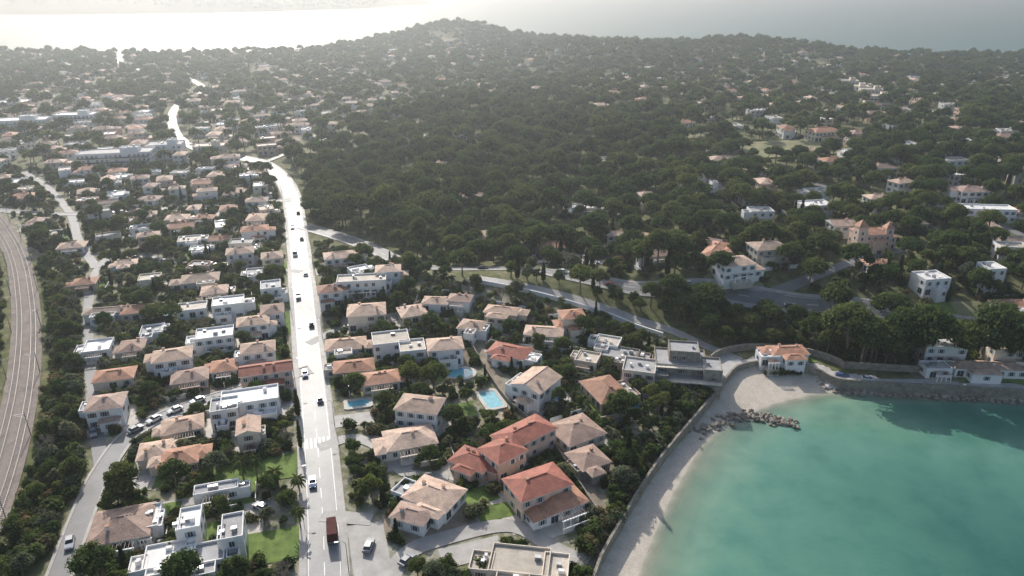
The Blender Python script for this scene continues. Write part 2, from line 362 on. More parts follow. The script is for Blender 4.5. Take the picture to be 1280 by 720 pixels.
for i in range(6,len(rail)-4,24):
    a=math.atan2(rn[i][1],rn[i][0])
    obj('catenary_mast',mast,(rail[i][0],rail[i][1],H(*rail[i])),a); obj('catenary_mast',mast,(rail[i][0],rail[i][1],H(*rail[i])),a+math.pi)
# ------------------------------------------------------------ seafront
wp=smoothpath(wall_line[1:21],1.8); wn=normals(wp)
mb=MB(); ribbon(mb,wp,-.3,.35,0,5.6,'seawall',2,absz=4.0); obj('seawall',mb.mesh('seawall'))
i0=int(np.argmin(np.hypot(*(wp-np.array(G0(905,487))).T)))
mb=MB(); ribbon(mb,wp[i0:],.353,7.5,0,1.0,'quay',2,absz=3.73); obj('promenade',mb.mesh('promenade'))
for i,(p,n) in enumerate(zip(wp,wn)):
    for k in range(0,9 if i>=i0 else 2,2):
        q=p+n*k; mark(q[0],q[1],1,val=3)
mb=MB(); ribbon(mb,wp[i0+4:],7.6,8.1,0,4,'seawall',2,absz=6.2); obj('retaining_wall',mb.mesh('retaining_wall'))
lp=smoothpath(PX([(588,349),(650,359),(720,377),(780,398),(832,417)]),2)
mb=MB(); ribbon(mb,lp,-2.6,-2.1,1.6,3,'wall_w',2); obj('retaining_wall',mb.mesh('retaining_wall'))
mb=MB(); ribbon(mb,lane,-2.0,-1.7,1.6,2.4,'seawall',2); obj('lane_wall',mb.mesh('lane_wall'))
def icos(mb,c,r,k,jit=.25,flat=1.0,sub=1):
    import bmesh
    bm=bmesh.new(); bmesh.ops.create_icosphere(bm,subdivisions=sub,radius=1); n0=len(mb.v)
    for v in bm.verts:
        s=r*(1+random.uniform(-jit,jit)); mb.v.append((c[0]+v.co.x*s,c[1]+v.co.y*s,c[2]+v.co.z*s*flat))
    for f in bm.faces: mb.f.append(tuple(n0+v.index for v in f.verts)); mb.m.append(mb.mi(k))
    bm.free()
mb=MB()
jp=smoothpath([G0(*p) for p in [(868,543),(895,533),(925,521),(955,523),(992,531)]],.8)
for p in jp:
    for _ in range(7 if p[0]>G0(915,525)[0] else 3):
        w=1.9; icos(mb,(p[0]+random.gauss(0,w*.6),p[1]+random.gauss(0,w*.7),random.uniform(-.2,.8)),random.uniform(.35,.9),'rock',.3,.7)
obj('rock_jetty',mb.mesh('rock_jetty'))
mb=MB()
for p,n in zip(wp[i0+12:],wn[i0+12:]):
    for _ in range(4):
        q=p-n*random.uniform(.3,2.6); icos(mb,(q[0],q[1],random.uniform(-.2,.6)),random.uniform(.4,1.0),'rock',.3,.7)
obj('shore_rocks',mb.mesh('shore_rocks'))
# ------------------------------------------------------------ houses
def part(mb,cx,cy,w,d,z0,h,roof,wk,rk,sh='shutter_b',win=True,fl=None):
    x0,x1,y0,y1=cx-w/2,cx+w/2,cy-d/2,cy+d/2
    mb.box(x0,x1,y0,y1,z0,h,wk,top=False)
    if roof in('hip','gable'):
        o=.45; X0,X1,Y0,Y1=x0-o,x1+o,y0-o,y1+o; e=h+.16; W,D=X1-X0,Y1-Y0
        rise=min(W,D)/2*.34; z=e+rise; n=len(mb.v)
        if W>=D:
            k=D/2*.95 if roof=='hip' else 0; r=[(X0+k,cy,z),(X1-k,cy,z)]
            sl=[(4,5,9,8),(6,7,8,9)]; en=[(5,6,9),(7,4,8)]
        else:
            k=W/2*.95 if roof=='hip' else 0; r=[(cx,Y0+k,z),(cx,Y1-k,z)]
            sl=[(5,6,9,8),(7,4,8,9)]; en=[(4,5,8),(6,7,9)]
        mb.v+=[(X0,Y0,h),(X1,Y0,h),(X1,Y1,h),(X0,Y1,h),(X0,Y0,e),(X1,Y0,e),(X1,Y1,e),(X0,Y1,e)]+r
        for f in sl: mb.f.append(tuple(n+i for i in f)); mb.m.append(mb.mi(rk))
        for f in en: mb.f.append(tuple(n+i for i in f)); mb.m.append(mb.mi(rk if roof=='hip' else wk))
        for f in [(0,1,5,4),(1,2,6,5),(2,3,7,6),(3,0,4,7),(3,2,1,0)]: mb.f.append(tuple(n+i for i in f)); mb.m.append(mb.mi('frame' if f!=(3,2,1,0) else wk))
        a,b=r
        if W>=D: mb.box(a[0],b[0],cy-.12,cy+.12,z-.06,z+.1,rk)
        else: mb.box(cx-.12,cx+.12,a[1],b[1],z-.06,z+.1,rk)
    elif roof=='pyr':
        o=.4;n=len(mb.v); mb.v+=[(x0-o,y0-o,h),(x1+o,y0-o,h),(x1+o,y1+o,h),(x0-o,y1+o,h),(cx,cy,h+w*.75)]
        for f in [(0,1,4),(1,2,4),(2,3,4),(3,0,4),(3,2,1,0)]: mb.f.append(tuple(n+i for i in f)); mb.m.append(mb.mi(rk))
    else:
        mb.face([(x0+.2,y0+.2,h-.05),(x1-.2,y0+.2,h-.05),(x1-.2,y1-.2,h-.05),(x0+.2,y1-.2,h-.05)],rk)
        t=.22; q=.5
        mb.box(x0,x1,y0,y0+t,h,h+q,wk);mb.box(x0,x1,y1-t,y1,h,h+q,wk);mb.box(x0,x0+t,y0+t,y1-t,h,h+q,wk);mb.box(x1-t,x1,y0+t,y1-t,h,h+q,wk)
        for _ in range(random.randint(1,3)):
            a=random.uniform(x0+1,x1-2);b=random.uniform(y0+1,y1-2); mb.box(a,a+random.uniform(.6,1.4),b,b+random.uniform(.6,1.2),h-.04,h+random.uniform(.5,1.1),random.choice(['metal','wall_w']))
    if not win: return
    base=max(z0,0); nf=fl or max(1,int((h-base)/2.75))
    for side in range(4):
        L=w if side%2==0 else d; nw=int((L-.8)/2.7)
        if nw<1: continue
        for f in range(nf):
            for i in range(nw):
                if random.random()<.15: continue
                c=-L/2+(i+.5)*L/nw+random.uniform(-.2,.2); big=(f==0 and random.random()<.4)
                ww=.95 if big else .52; zb=base+f*2.8+(.25 if big else .95); zt=base+f*2.8+2.25
                if zt>h-.1: continue
                def q(a,b,za,zb_,off,k):
                    if side==0: pts=[(cx+a,y0-off,za),(cx+b,y0-off,za),(cx+b,y0-off,zb_),(cx+a,y0-off,zb_)]
                    elif side==1: pts=[(x1+off,cy+a,za),(x1+off,cy+b,za),(x1+off,cy+b,zb_),(x1+off,cy+a,zb_)]
                    elif side==2: pts=[(cx-a,y1+off,za),(cx-b,y1+off,za),(cx-b,y1+off,zb_),(cx-a,y1+off,zb_)]
                    else: pts=[(x0-off,cy-a,za),(x0-off,cy-b,za),(x0-off,cy-b,zb_),(x0-off,cy-a,zb_)]
                    mb.face(pts,k)
                q(c-ww-.1,c+ww+.1,zb-.1,zt+.1,.02,'frame'); q(c-ww,c-.04,zb,zt,.04,'glass'); q(c+.04,c+ww,zb,zt,.04,'glass')
                if not big:
                    q(c-ww-.55,c-ww-.1,zb,zt,.05,sh); q(c+ww+.1,c+ww+.55,zb,zt,.05,sh)
def chimney(mb,x,y,z,rk='wall_c'):
    mb.box(x-.35,x+.35,y-.3,y+.3,z-1.5,z+.9,rk); mb.box(x-.45,x+.45,y-.4,y+.4,z+.9,z+1.02,'tile_t')
def villa_mesh(name,w,d,fl,roof,rk,wk,parts=None):
    mb=MB(); sh=random.choice(['shutter_b','shutter_g','shutter_b','frame']); h=2.75*fl+.2
    if parts:
        for pp in parts: part(mb,*pp[:7],wk,rk if pp[6]!='flat' or rk.startswith('roof') else 'roof_s',sh)
    else:
        part(mb,0,0,w,d,-3,h,roof,wk,rk,sh)
        r=random.random()
        if r<.7 and w<14:
            sx=random.choice([-1,1]); ww=w*random.uniform(.28,.42); dd=d*random.uniform(.5,.75); h2=max(2.6,h-random.choice([.55,1.2,2.75])); rf_=roof if random.random()<.7 else 'flat'
            part(mb,sx*(w/2+ww/2-.8),random.choice([-1,1])*d*.13,ww,dd,-3,h2,rf_,wk,rk if (rf_!='flat' or roof=='flat') else random.choice(['roof_w','roof_s','roof_g']),sh)
        if r<.5:
            ww=w*random.uniform(.4,.6); dd=random.uniform(2.5,4); rf_=random.choice(['hip','flat','hip']) if roof!='flat' else 'flat'
            part(mb,random.uniform(-.2,.2)*w,-d/2-dd/2+.4,ww,dd,-3,2.9,rf_,wk,rk if (rf_!='flat' or roof=='flat') else random.choice(['roof_w','roof_s']),sh)
        elif r<.8:
            ww=w*.6; y0=-d/2-3.2; mb.box(-ww/2,ww/2,y0,-d/2-.02,-2,.3,'patio')
            for xx in np.linspace(-ww/2+.3,ww/2-.3,4): mb.box(xx-.1,xx+.1,y0+.2,y0+.4,.3,2.5,wk)
            mb.box(-ww/2,ww/2,y0+.12,y0+.48,2.5,2.7,wk)
            for xx in np.linspace(-ww/2+.3,ww/2-.3,9): mb.box(xx-.05,xx+.05,y0+.2,-d/2-.03,2.72,2.82,'shutter_g')
        if roof!='flat': 
            for _ in range(random.randint(1,2)): chimney(mb,random.uniform(-.3,.3)*w,random.uniform(-.25,.25)*d,h+min(w,d)*.12,wk)
    return mb.mesh(name)
TB,TT,TR,TN,RW,RG,RS='tile_b','tile_t','tile_r','tile_n','roof_w','roof_g','roof_s'
WW,WC,WP,WS='wall_w','wall_c','wall_p','wall_s'
near=[
(152,652,13,12,17,1,'hip',TN,WW),(186,643,5,9,17,1,'flat',RW,WW),(212,690,11,8,17,1,'flat',RW,WW),(252,690,10,7,17,1,'flat',RG,WW),(290,655,5,9,17,2,'flat',RG,WW),(237,645,5,8,17,2,'flat',RW,WW),
(228,528,11,8,22,1,'hip',TB,WC),(223,568,10,8,17,1,'hip',TT,WP),(193,560,8,8,17,1,'hip',TB,WC),(310,530,6,8,17,2,'gable',TB,WC),
(312,492,17,9,17,2,'flat',RW,WW),(280,503,8,8,17,2,'flat',RG,WW),(332,458,16,7,17,2,'gable',TR,WP),(270,607,11,4,17,1,'flat',RG,WC),
(132,500,10,9,17,2,'hip',TN,WW),(143,466,12,8,17,1,'hip',TT,WC),(122,430,9,10,17,1,'flat',RW,WW),(137,386,18,6,12,1,'hip',TB,WC),(106,350,9,8,17,1,'hip',TT,WP),
(215,441,12,9,20,2,'hip',TB,WC),(237,467,11,9,20,1,'hip',TN,WP),(268,414,13,9,17,2,'flat',RW,WW),(285,375,12,9,17,2,'flat',RW,WW),(250,346,15,10,17,1,'hip',TB,WC),(268,361,10,9,17,1,'hip',TB,WC),(316,399,11,8,17,2,'hip',TB,WW),(322,432,11,8,17,2,'hip',TB,WC),(300,312,12,9,17,2,'hip',TB,WW),(318,284,13,9,17,2,'hip',TT,WW),(240,382,11,8,17,1,'flat',RS,WW),(187,345,9,8,17,1,'flat',RS,WC),(170,385,10,8,17,1,'hip',TT,WC),(190,410,8,8,17,1,'flat',RG,WW),(90,305,12,9,17,1,'hip',TB,WW),(338,355,8,9,17,2,'flat',RG,WW),(280,455,8,8,17,1,'hip',TT,WC),(165,430,8,9,17,1,'hip',TN,WC),(340,318,9,9,17,2,'hip',TB,WC),(340,385,8,9,17,2,'hip',TN,WC),
(425,318,14,9,17,2,'hip',TB,WW),(452,347,20,8,8,2,'flat',RS,WW),(485,334,10,8,8,2,'hip',TB,WW),(458,386,14,11,10,2,'hip',TB,WC),(412,360,9,8,17,2,'hip',TT,WW),(515,388,10,10,20,1,'hip',TB,WC),(488,420,13,10,14,2,'flat',RS,WC),(432,428,14,9,12,1,'hip',TB,WC),(442,455,13,8,12,1,'hip',TT,WC),(515,430,9,9,12,2,'flat',RS,WC),(556,428,12,9,10,2,'hip',TB,WW),(475,470,12,8,15,1,'hip',TT,WC),(525,503,13,9,-12,2,'hip',TB,WW),(512,545,14,10,18,1,'hip',TB,WC),(637,437,14,9,-22,1,'hip',TR,WW),(680,413,14,8,-8,1,'hip',TB,WC),(715,392,9,8,10,2,'hip',TT,WC),(590,405,9,8,-15,1,'hip',TB,WC),(628,387,13,7,-15,1,'hip',TB,WC),(670,474,11,13,-35,2,'gable',TB,WW),(757,485,11,15,22,1,'hip',TT,WP),(720,535,13,12,30,1,'hip',TN,WC),(735,570,9,9,28,1,'hip',TN,WS),
(655,538,17,9,40,2,'hip',TR,WP),(628,560,10,9,40,2,'hip',TR,WP),(592,572,11,8,-30,1,'hip',TR,WP),(672,600,15,10,28,2,'hip',TR,WP),(700,622,12,8,28,1,'hip',TT,WW),(543,615,13,10,-28,1,'hip',TB,WC),(515,640,9,6,-20,1,'hip',TN,WC),(650,698,14,9,-8,1,'flat',RS,WC),(695,705,6,8,-8,1,'flat',RS,WC),(545,375,10,7,-5,1,'hip',TB,WC),(575,372,9,7,-10,1,'hip',TN,WC),
(775,440,13,9,-20,1,'flat',RG,WS),(800,455,11,10,-15,2,'flat',RG,WC),(760,425,9,8,-20,1,'flat',RS,WW),(735,445,8,8,-20,1,'flat',RS,WC),
(985,435,13,7,3,1,'hip',TT,WW),(960,442,7,6,3,1,'flat',RW,WW),(1177,428,14,9,-5,2,'flat',RW,WW),(1262,432,14,9,-5,2,'flat',RS,WC),(1235,455,24,6,-4,1,'hip',TB,WC),(1170,455,9,6,0,1,'flat',RW,WW),
(618,290,11,11,20,2,'hip',TN,WC),(865,297,26,9,-25,1,'hip',TN,WP),(895,308,20,7,60,1,'hip',TT,WP),(835,300,16,8,-20,1,'hip',TB,WC),(785,296,20,7,-10,1,'hip',TB,WC),(820,318,12,8,10,1,'hip',TN,WC),(918,327,14,10,15,2,'hip',TB,WW),(960,305,14,10,10,2,'hip',TB,WC),(1097,327,11,7,0,1,'hip',TT,WC),(1240,331,7,8,5,3,'flat',RW,WW),(1232,258,26,9,-5,2,'flat',RW,WW),(1272,380,10,8,0,1,'hip',TT,WC),(1268,410,8,6,0,1,'hip',TT,WC),(1018,253,16,10,10,2,'flat',RW,WW),(950,245,22,12,5,1,'hip',TB,WC),(1030,162,22,12,15,2,'hip',TT,WC),(890,214,20,9,10,2,'flat',RW,WW),(868,226,16,8,10,1,'flat',RW,WW),(735,258,18,8,-5,1,'flat',RW,WW),(905,197,18,10,5,2,'hip',TB,WC),(1268,298,18,9,0,1,'hip',TB,WC),(1140,275,12,9,0,1,'hip',TB,WC),(690,305,12,8,0,1,'hip',TT,WC)]
plots=[]
def place(px,py,w,d,rot,fl,roof,rk,wk,name='villa',me=None,world=None,plot=True,k=.9):
    x,y=world if world else G(px,py,2.8*fl+.8)
    rz=math.radians(rot)
    if not world: w*=k; d*=k
    if wk==WC and random.random()<.35: wk=WW
    if me is None: me=villa_mesh(name,w,d,fl,roof,rk,wk)
    c=[H(x+a*w/2,y+b*d/2) for a in(-1,1) for b in(-1,1)]; z=(max(c)+sum(c)/4)/2
    o=obj(name,me,(x,y,z),rz); mark_rect(x,y,w+2,d+2,rz,3); 
    if plot: plots.append((x,y,w,d,rz))
    return o
for h in near: place(*h)
mb=MB()
for pp in [(0,0,22,16,-4,3.6,'flat'),(-2,1.5,17,12,3.3,6.9,'flat'),(-1,3,10,8,6.6,10.2,'flat'),(8,-3,6,9,-4,7.4,'flat'),(-9.5,-6,6,6,-4,5,'flat')]: part(mb,*pp,WS,RG,'shutter_g')
for z,x0,x1,y in ((3.62,-11,11,-8),(6.92,-10.5,6.5,-4.5)):
    mb.box(x0,x1,y-1.6,y-.02,z-.25,z,'wall_c'); 
    for xx in np.linspace(x0+.2,x1-.2,12): mb.box(xx-.04,xx+.04,y-1.55,y-1.47,z,z+1,'metal')
    mb.box(x0,x1,y-1.57,y-1.45,z+1,z+1.07,'metal')
x,y=G(857,462,3); obj('terraced_stone_building',mb.mesh('terraced_stone_building'),(x,y,H(x,y)),math.radians(-8),.92); mark_rect(x,y,23,18,math.radians(-8),3)
mb=MB()
for pp in [(0,0,15,10,-3,9,'hip'),(-7,-3.5,4.4,4.4,-3,13,'pyr'),(7,-2.5,3.8,3.8,-3,11.5,'pyr'),(1,-6,6,4,-3,6.5,'gable'),(10,3,7,7,-3,6,'hip')]: part(mb,*pp,WP,TT,'frame')
x,y=G(1086,300,4); obj('chateau_villa',mb.mesh('chateau_villa'),(x,y,H(x,y)),math.radians(5),.85); mark_rect(x,y,22,16,0,3)
def apartment(px,py,w,d,rot,fl,rk=RG,wk=WW,name='apartment_building'):
    mb=MB(); h=2.9*fl; part(mb,0,0,w,d,-4,h,'flat',wk,rk,'frame'); part(mb,w*.2,0,w*.25,d*.5,h-.2,h+2.4,'flat',wk,rk,'frame',False)
    for f in range(1,fl):
        mb.box(-w/2+1,w/2-1,-d/2-1.5,-d/2-.02,f*2.9-.1,f*2.9+.1,wk); mb.box(-w/2+1,w/2-1,-d/2-1.5,-d/2-1.4,f*2.9+.1,f*2.9+1.0,random.choice(['glass','frame','metal']))
    x,y=G(px,py,h); obj(name,mb.mesh(name),(x,y,H(x,y)+.5),math.radians(rot)); mark_rect(x,y,w+6,d+6,math.radians(rot),3)
apartment(145,190,44,15,12,3); apartment(207,180,22,14,12,3); apartment(262,182,20,12,12,2,RS,WC); apartment(20,150,45,16,15,3,RW); apartment(95,143,30,14,10,3,RW); apartment(5,128,40,18,20,2,RW)
for px,py,w in ((1032,84,16),(1046,93,16),(1060,101,18),(1072,108,18),(1090,112,20),(1098,120,20)): apartment(px,py,w,14,-15,3,RS,random.choice([WC,WP,WC]))
apartment(520,175,20,12,10,2,RS,WW); apartment(885,235,14,9,5,2,RW,WW)
def pool(px,py,a,b,rot,rect=False):
    x,y=G(px,py); z=H(x,y); mb=MB(); n=28; rz=math.radians(rot)
    def ringp(k,zz):
        r=[]
        for i in range(n):
            t=2*math.pi*i/n; c,s=math.cos(t),math.sin(t)
            if rect: q=max(abs(c),abs(s)); X,Y=c/q*(a+k),s/q*(b+k)
            else: X,Y=c*(a+k),s*(b+k)*(1+.15*c)
            r.append((X,Y,zz))
        return r
    A,B,C=ringp(0,.24),ringp(1.1,.24),ringp(1.1,-1.5); I=ringp(0,.05)
    mb.face(ringp(.02,.13),'pool')
    for i in range(n):
        j=(i+1)%n; mb.face([A[i],B[i],B[j],A[j]],'patio'); mb.face([B[i],C[i],C[j],B[j]],'patio'); mb.face([I[i],A[i],A[j],I[j]],'frame')
    obj('swimming_pool',mb.mesh('swimming_pool'),(x,y,z+.1),rz); mark_rect(x,y,2*a+3,2*b+3,rz,3)
pool(573,467,4.6,3.1,0); pool(614,500,2.3,4.6,22,True); pool(686,497,4.4,2.0,10,True); pool(735,264,9,4,-5,True); pool(790,510,3,1.8,30,True); pool(448,505,3,1.6,15,True); pool(205,395,3,1.6,17,True); pool(180,300,3,1.6,17,True); pool(1190,438,3,1.5,0,True)
def patch(name,cx,cy,w,d,rz,k,top):
    mb=MB(); nx=max(2,int(w/2.2)+1); ny=max(2,int(d/2.2)+1); c,s=math.cos(rz),math.sin(rz)
    for b in np.linspace(-d/2,d/2,ny):
        for a in np.linspace(-w/2,w/2,nx):
            X,Y=cx+a*c-b*s,cy+a*s+b*c; mb.v.append((X,Y,H(X,Y)+top))
    for j in range(ny-1):
        for i in range(nx-1): mb.f.append((j*nx+i,j*nx+i+1,(j+1)*nx+i+1,(j+1)*nx+i)); mb.m.append(mb.mi(k))
    return obj(name,mb.mesh(name))
for px,py,w,d,rot in [(575,513,9,7,20),(325,588,24,10,17),(340,683,14,10,17),(212,637,5,5,17),(259,665,5,6,17),(683,456,5,6,-35),(480,480,7,5,15),(555,470,6,6,10),(355,455,4,10,17),(600,620,8,6,30),(1165,390,26,8,0),(1100,383,20,6,0),(620,640,9,5,20)]:
    x,y=G(px,py); patch('lawn',x,y,w,d,math.radians(rot),'grass',.135); mark_rect(x,y,w-1.2,d-1.2,math.radians(rot),4)
for px,py,w,d,rot in [(985,186,60,40,5),(1235,395,20,14,0),(1080,415,14,5,0),(880,170,40,16,0)]:
    x,y=G(px,py); patch('meadow',x,y,w,d,math.radians(rot),'drygrass',.2 if y<400 else .7); mark_rect(x,y,w,d,math.radians(rot),4)
for px,py,w,d,rot in [(715,327,34,9,-5),(325,636,7,5,17),(462,690,8,18,17),(180,592,7,14,10),(440,525,12,6,15),(1052,479,10,3,0),(590,690,14,6,20),(250,625,18,3,17)]:
    x,y=G(px,py); patch('parking_area',x,y,w,d,math.radians(rot),'quay' if px>1000 else 'pave',.13 if px<1000 else .3); mark_rect(x,y,w,d,math.radians(rot),4)
def fill(poly_px,spacing,n,rot,sizes,name,margin=.0,world=None,mats=None,plot=False,variants=None):
    poly=world or PX(poly_px); X=[p[0] for p in poly];Y=[p[1] for p in poly]; done=0; pts=[]
    for _ in range(n*14):
        if done>=n: break
        x,y=random.uniform(min(X),max(X)),random.uniform(min(Y),max(Y))
        if not inpoly(poly,x,y): continue
        if any((x-a)**2+(y-b)**2<spacing**2 for a,b in pts): continue
        w=random.uniform(*sizes); d=w*random.uniform(.65,.85); r=rot+random.choice([0,0,90])+random.gauss(0,8)
        if H(x,y)<3: continue
        if rect_busy(x,y,w+(4 if not margin else margin),d+(4 if not margin else margin),math.radians(r)): continue
        pts.append((x,y)); done+=1
        if variants: place(0,0,w+2,d+2,r,1,'',None,None,name,random.choice(variants),(x,y),plot)
        else:
            flat=random.random()<.38
            place(0,0,w,d,r,random.choice([1,1,2]),'flat' if flat else random.choice(['hip','gable','hip']),random.choice([RW,RG,RS,RW]) if flat else random.choice(mats or [TB,TT,TB,TN,TN,TB]),random.choice([WW,WC,WW,WP,WW]),name,None,(x,y),plot)
fill([(-10,225),(320,210),(352,240),(358,330),(120,330),(60,300),(-10,262)],13.2,150,17,(8,11),'villa',2.4,plot=True)
fill([(110,330),(372,330),(388,480),(390,560),(300,560),(140,570),(115,500)],15,8,17,(7,9),'villa',plot=True)
fill([(395,300),(560,352),(700,388),(830,430),(880,480),(800,600),(740,700),(420,700)],15,6,20,(7,8.5),'villa',plot=True)
fill([(900,365),(1280,400),(1280,270),(950,290)],24,18,5,(9,12),'villa')
var=[]
for i in range(22):
    flat=i%3==0; w=random.uniform(10,14.5); var.append(villa_mesh('house',w,w*.7,random.choice([1,2,2]),'flat' if flat else 'hip',random.choice([RW,RS,RG]) if flat else random.choice([TB,TT,TB,TN,TN]),random.choice([WW,WW,WC,WW,WP])))
fill([(-20,140),(300,130),(420,170),(330,205),(-20,222)],17,140,17,(11,13),'house',variants=var)
fill([(-20,95),(450,90),(560,130),(420,175),(-20,150)],21,240,17,(11,13),'house',variants=var)
fill([(930,185),(1290,170),(1290,270),(940,282)],23,65,5,(11,13),'house',variants=var)
fill([(800,90),(1290,90),(1290,175),(900,190)],27,140,5,(11,13),'house',variants=var)
fill([(560,95),(800,90),(880,170),(640,135),(520,140)],32,50,5,(11,13),'house',variants=var)
fill([(430,200),(560,140),(800,160),(920,200),(900,270),(650,280)],50,8,5,(11,13),'house',variants=var)
fill(None,26,350,10,(11,13),'house',variants=var,world=[(-1100,950),(-1200,1300),(-300,1250),(200,1200),(0,950)])
fill(None,38,70,10,(11,13),'house',variants=var,world=[(200,950),(200,1100),(900,1000),(750,900)])
# ------------------------------------------------------------ plot surfaces + garden walls
shr=[]
for i,(x,y,w,d,rz) in enumerate(plots):
    pw,pd=w+random.uniform(6,9),d+random.uniform(6,9); k=random.choice(['patio','grass','earth','drygrass','pave','patio','grass'])
    if H(x,y)<3.2: continue
    patch('garden_plot',x,y,pw,pd,rz,k,.04+(i%14)*.005)
    c,s=math.cos(rz),math.sin(rz); mb=MB()
    cor=[(-pw/2,-pd/2),(pw/2,-pd/2),(pw/2,pd/2),(-pw/2,pd/2)]
    for e in range(4):
        a,b=cor[e],cor[(e+1)%4]; L=math.hypot(b[0]-a[0],b[1]-a[1]); n=int(L/1.0); run=[]
        hedge=random.random()<.62
        for j in range(n+1):
            u=a[0]+(b[0]-a[0])*j/n; v=a[1]+(b[1]-a[1])*j/n; X,Y=x+u*c-v*s,y+u*s+v*c
            ok=not busy(X,Y,0,lvl=2)
            if hedge:
                if ok and random.random()<.95: shr.append((X,Y,random.uniform(.85,1.5)))
            else:
                if ok: run.append((X,Y))
                if (not ok or j==n) :
                    if len(run)>3: ribbon(mb,np.array(run),-.1,.1,1.5,2.1,random.choice(['wall_w','wall_c']))
                    run=[]
    if mb.v: obj('garden_wall',mb.mesh('garden_wall'))
    for _ in range(14):
        u,v=random.uniform(-pw/2,pw/2),random.uniform(-pd/2,pd/2); X,Y=x+u*c-v*s,y+u*s+v*c
        if not busy(X,Y,0,lvl=1): shr.append((X,Y,random.uniform(.6,2.1)))
# ------------------------------------------------------------ trees
def leaves(mb,c,r,n,size,k,flat=.7,up=.3):
    for _ in range(n):
        d=Vector((random.gauss(0,1),random.gauss(0,1),random.gauss(0,1)+up)).normalized()
        rr=r*random.uniform(.82,1.12); p=Vector((c[0]+d.x*rr,c[1]+d.y*rr,c[2]+d.z*rr*flat))
        nrm=(d+Vector((random.gauss(0,.4),random.gauss(0,.4),random.gauss(0,.4)))).normalized()
        a=nrm.orthogonal().normalized(); b=nrm.cross(a); t=random.uniform(0,6.28); a,b=a*math.cos(t)+b*math.sin(t),b*math.cos(t)-a*math.sin(t)
        s=size*random.uniform(.6,1.3); mb.face([tuple(p-a*s),tuple(p-b*s*.6),tuple(p+a*s),tuple(p+b*s*.7)],k)
def pine(name,H_,R_,ncl,nl,ls,broad=False,leafk='fol_pine',core='fol_shade_core'):
    mb=MB(); lean=(random.uniform(-.5,.5),random.uniform(-.5,.5)); th=H_*.62
    mb.tube([(0,0,-1.5),(lean[0]*.3,lean[1]*.3,th*.5),(lean[0],lean[1],th)],[.34,.26,.18],'bark')
    for i in range(ncl):
        t=2.4*i+random.uniform(-.4,.4); q=math.sqrt((i+.5)/ncl)*R_*.74
        zt=H_-1.2-(q/R_)**2*H_*(.5 if broad else .42)+random.uniform(-.5,.4); cr=R_*random.uniform(.24,.40)
        c=(lean[0]+math.cos(t)*q,lean[1]+math.sin(t)*q,zt-(random.uniform(0,1.5) if broad else 0))
        if i%2==0: mb.tube([(lean[0]*.8,lean[1]*.8,th*random.uniform(.75,1)),((c[0]+lean[0])/2,(c[1]+lean[1])/2,(c[2]+th)/2-.2),c],[.13,.09,.04],'bark',4)
        icos(mb,(c[0],c[1],c[2]-.15),cr*.78,core,.15,.7,1); leaves(mb,c,cr,nl,ls,leafk,.85,.5)  # dark core added inside each clump to block light, leaf cards around it
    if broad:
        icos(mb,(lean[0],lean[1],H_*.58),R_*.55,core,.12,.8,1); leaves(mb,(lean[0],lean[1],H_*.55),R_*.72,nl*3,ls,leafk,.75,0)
    return mb.mesh(name)
def cypress(name,H_,nl,ls):
    mb=MB(); mb.tube([(0,0,-1),(0,0,H_*.9)],[.22,.05],'bark'); 
    mb.tube([(0,0,.5),(0,0,H_*.3),(0,0,H_*.7),(0,0,H_*.97)],[.5,.8,.6,.05],'fol_shade_core',7)
    for _ in range(nl):
        z=random.uniform(.05,1)**.9; r=1.15*(math.sin(min(1,z*1.0+.18)*math.pi*.93))**.7*random.uniform(.8,1.1)+.05; t=random.uniform(0,6.28)
        leaves(mb,(math.cos(t)*r*.8,math.sin(t)*r*.8,z*H_),.15,1,ls,'fol_cyp',1.5,.2)
    return mb.mesh(name)
def palm(name,H_):
    mb=MB(); mb.tube([(0,0,-1),(.1,0,H_*.5),(.25,.1,H_)],[.28,.2,.2],'bark')
    for i in range(34):
        t=i*2.4; el=random.uniform(-.3,1.1); L=random.uniform(2.0,2.7); pts=[]
        for j in range(6):
            s=j/5; rr=L*s*math.cos(el*(1-s*.6)); zz=H_+L*s*math.sin(el)-1.5*s*s; pts.append(Vector((.25+math.cos(t)*rr,.1+math.sin(t)*rr,zz)))
        sd=Vector((-math.sin(t),math.cos(t),0))
        for j in range(5):
            for sg in(-1,1):
                w=.5*(1-abs(j-2)/4.); mb.face([tuple(pts[j]),tuple(pts[j+1]),tuple(pts[j+1]+sd*sg*w*.6-Vector((0,0,.25))),tuple(pts[j]+sd*sg*w-Vector((0,0,.25)))],'fol_palm')
    return mb.mesh(name)
def bare(name,H_):
    mb=MB()
    def br(p,d,L,r,lv):
        q=p+d*L; mb.tube([tuple(p),tuple(q)],[r,r*.6],'twig',4)
        if lv==0: return
        for _ in range(4):
            nd=(d+Vector((random.gauss(0,.5),random.gauss(0,.5),random.uniform(-.1,.4)))).normalized(); br(q-d*L*random.uniform(0,.3),nd,L*.68,r*.6,lv-1)
    br(Vector((0,0,-1)),Vector((0,0,1)),H_*.42,.2,4); return mb.mesh(name)
def bush(name,k):
    mb=MB()
    for i in range(4):
        c=(random.uniform(-.45,.45),random.uniform(-.45,.45),random.uniform(.5,1.0)); icos(mb,c,.55,'fol_shade_core',.2,.9,1); leaves(mb,c,.72,70,.17,k,.95,.3)
    return mb.mesh(name)
def coll(name,meshes):
    c=bpy.data.collections.new(name)
    for n,m_ in meshes: obj(n,m_,col=c)
    return c
C={}
C['pine']=coll('pine_trees',[('pine_tree',pine('pine_tree',random.uniform(10,12.5),random.uniform(4.8,5.8),random.randint(14,18),110,.34)) for _ in range(7)])
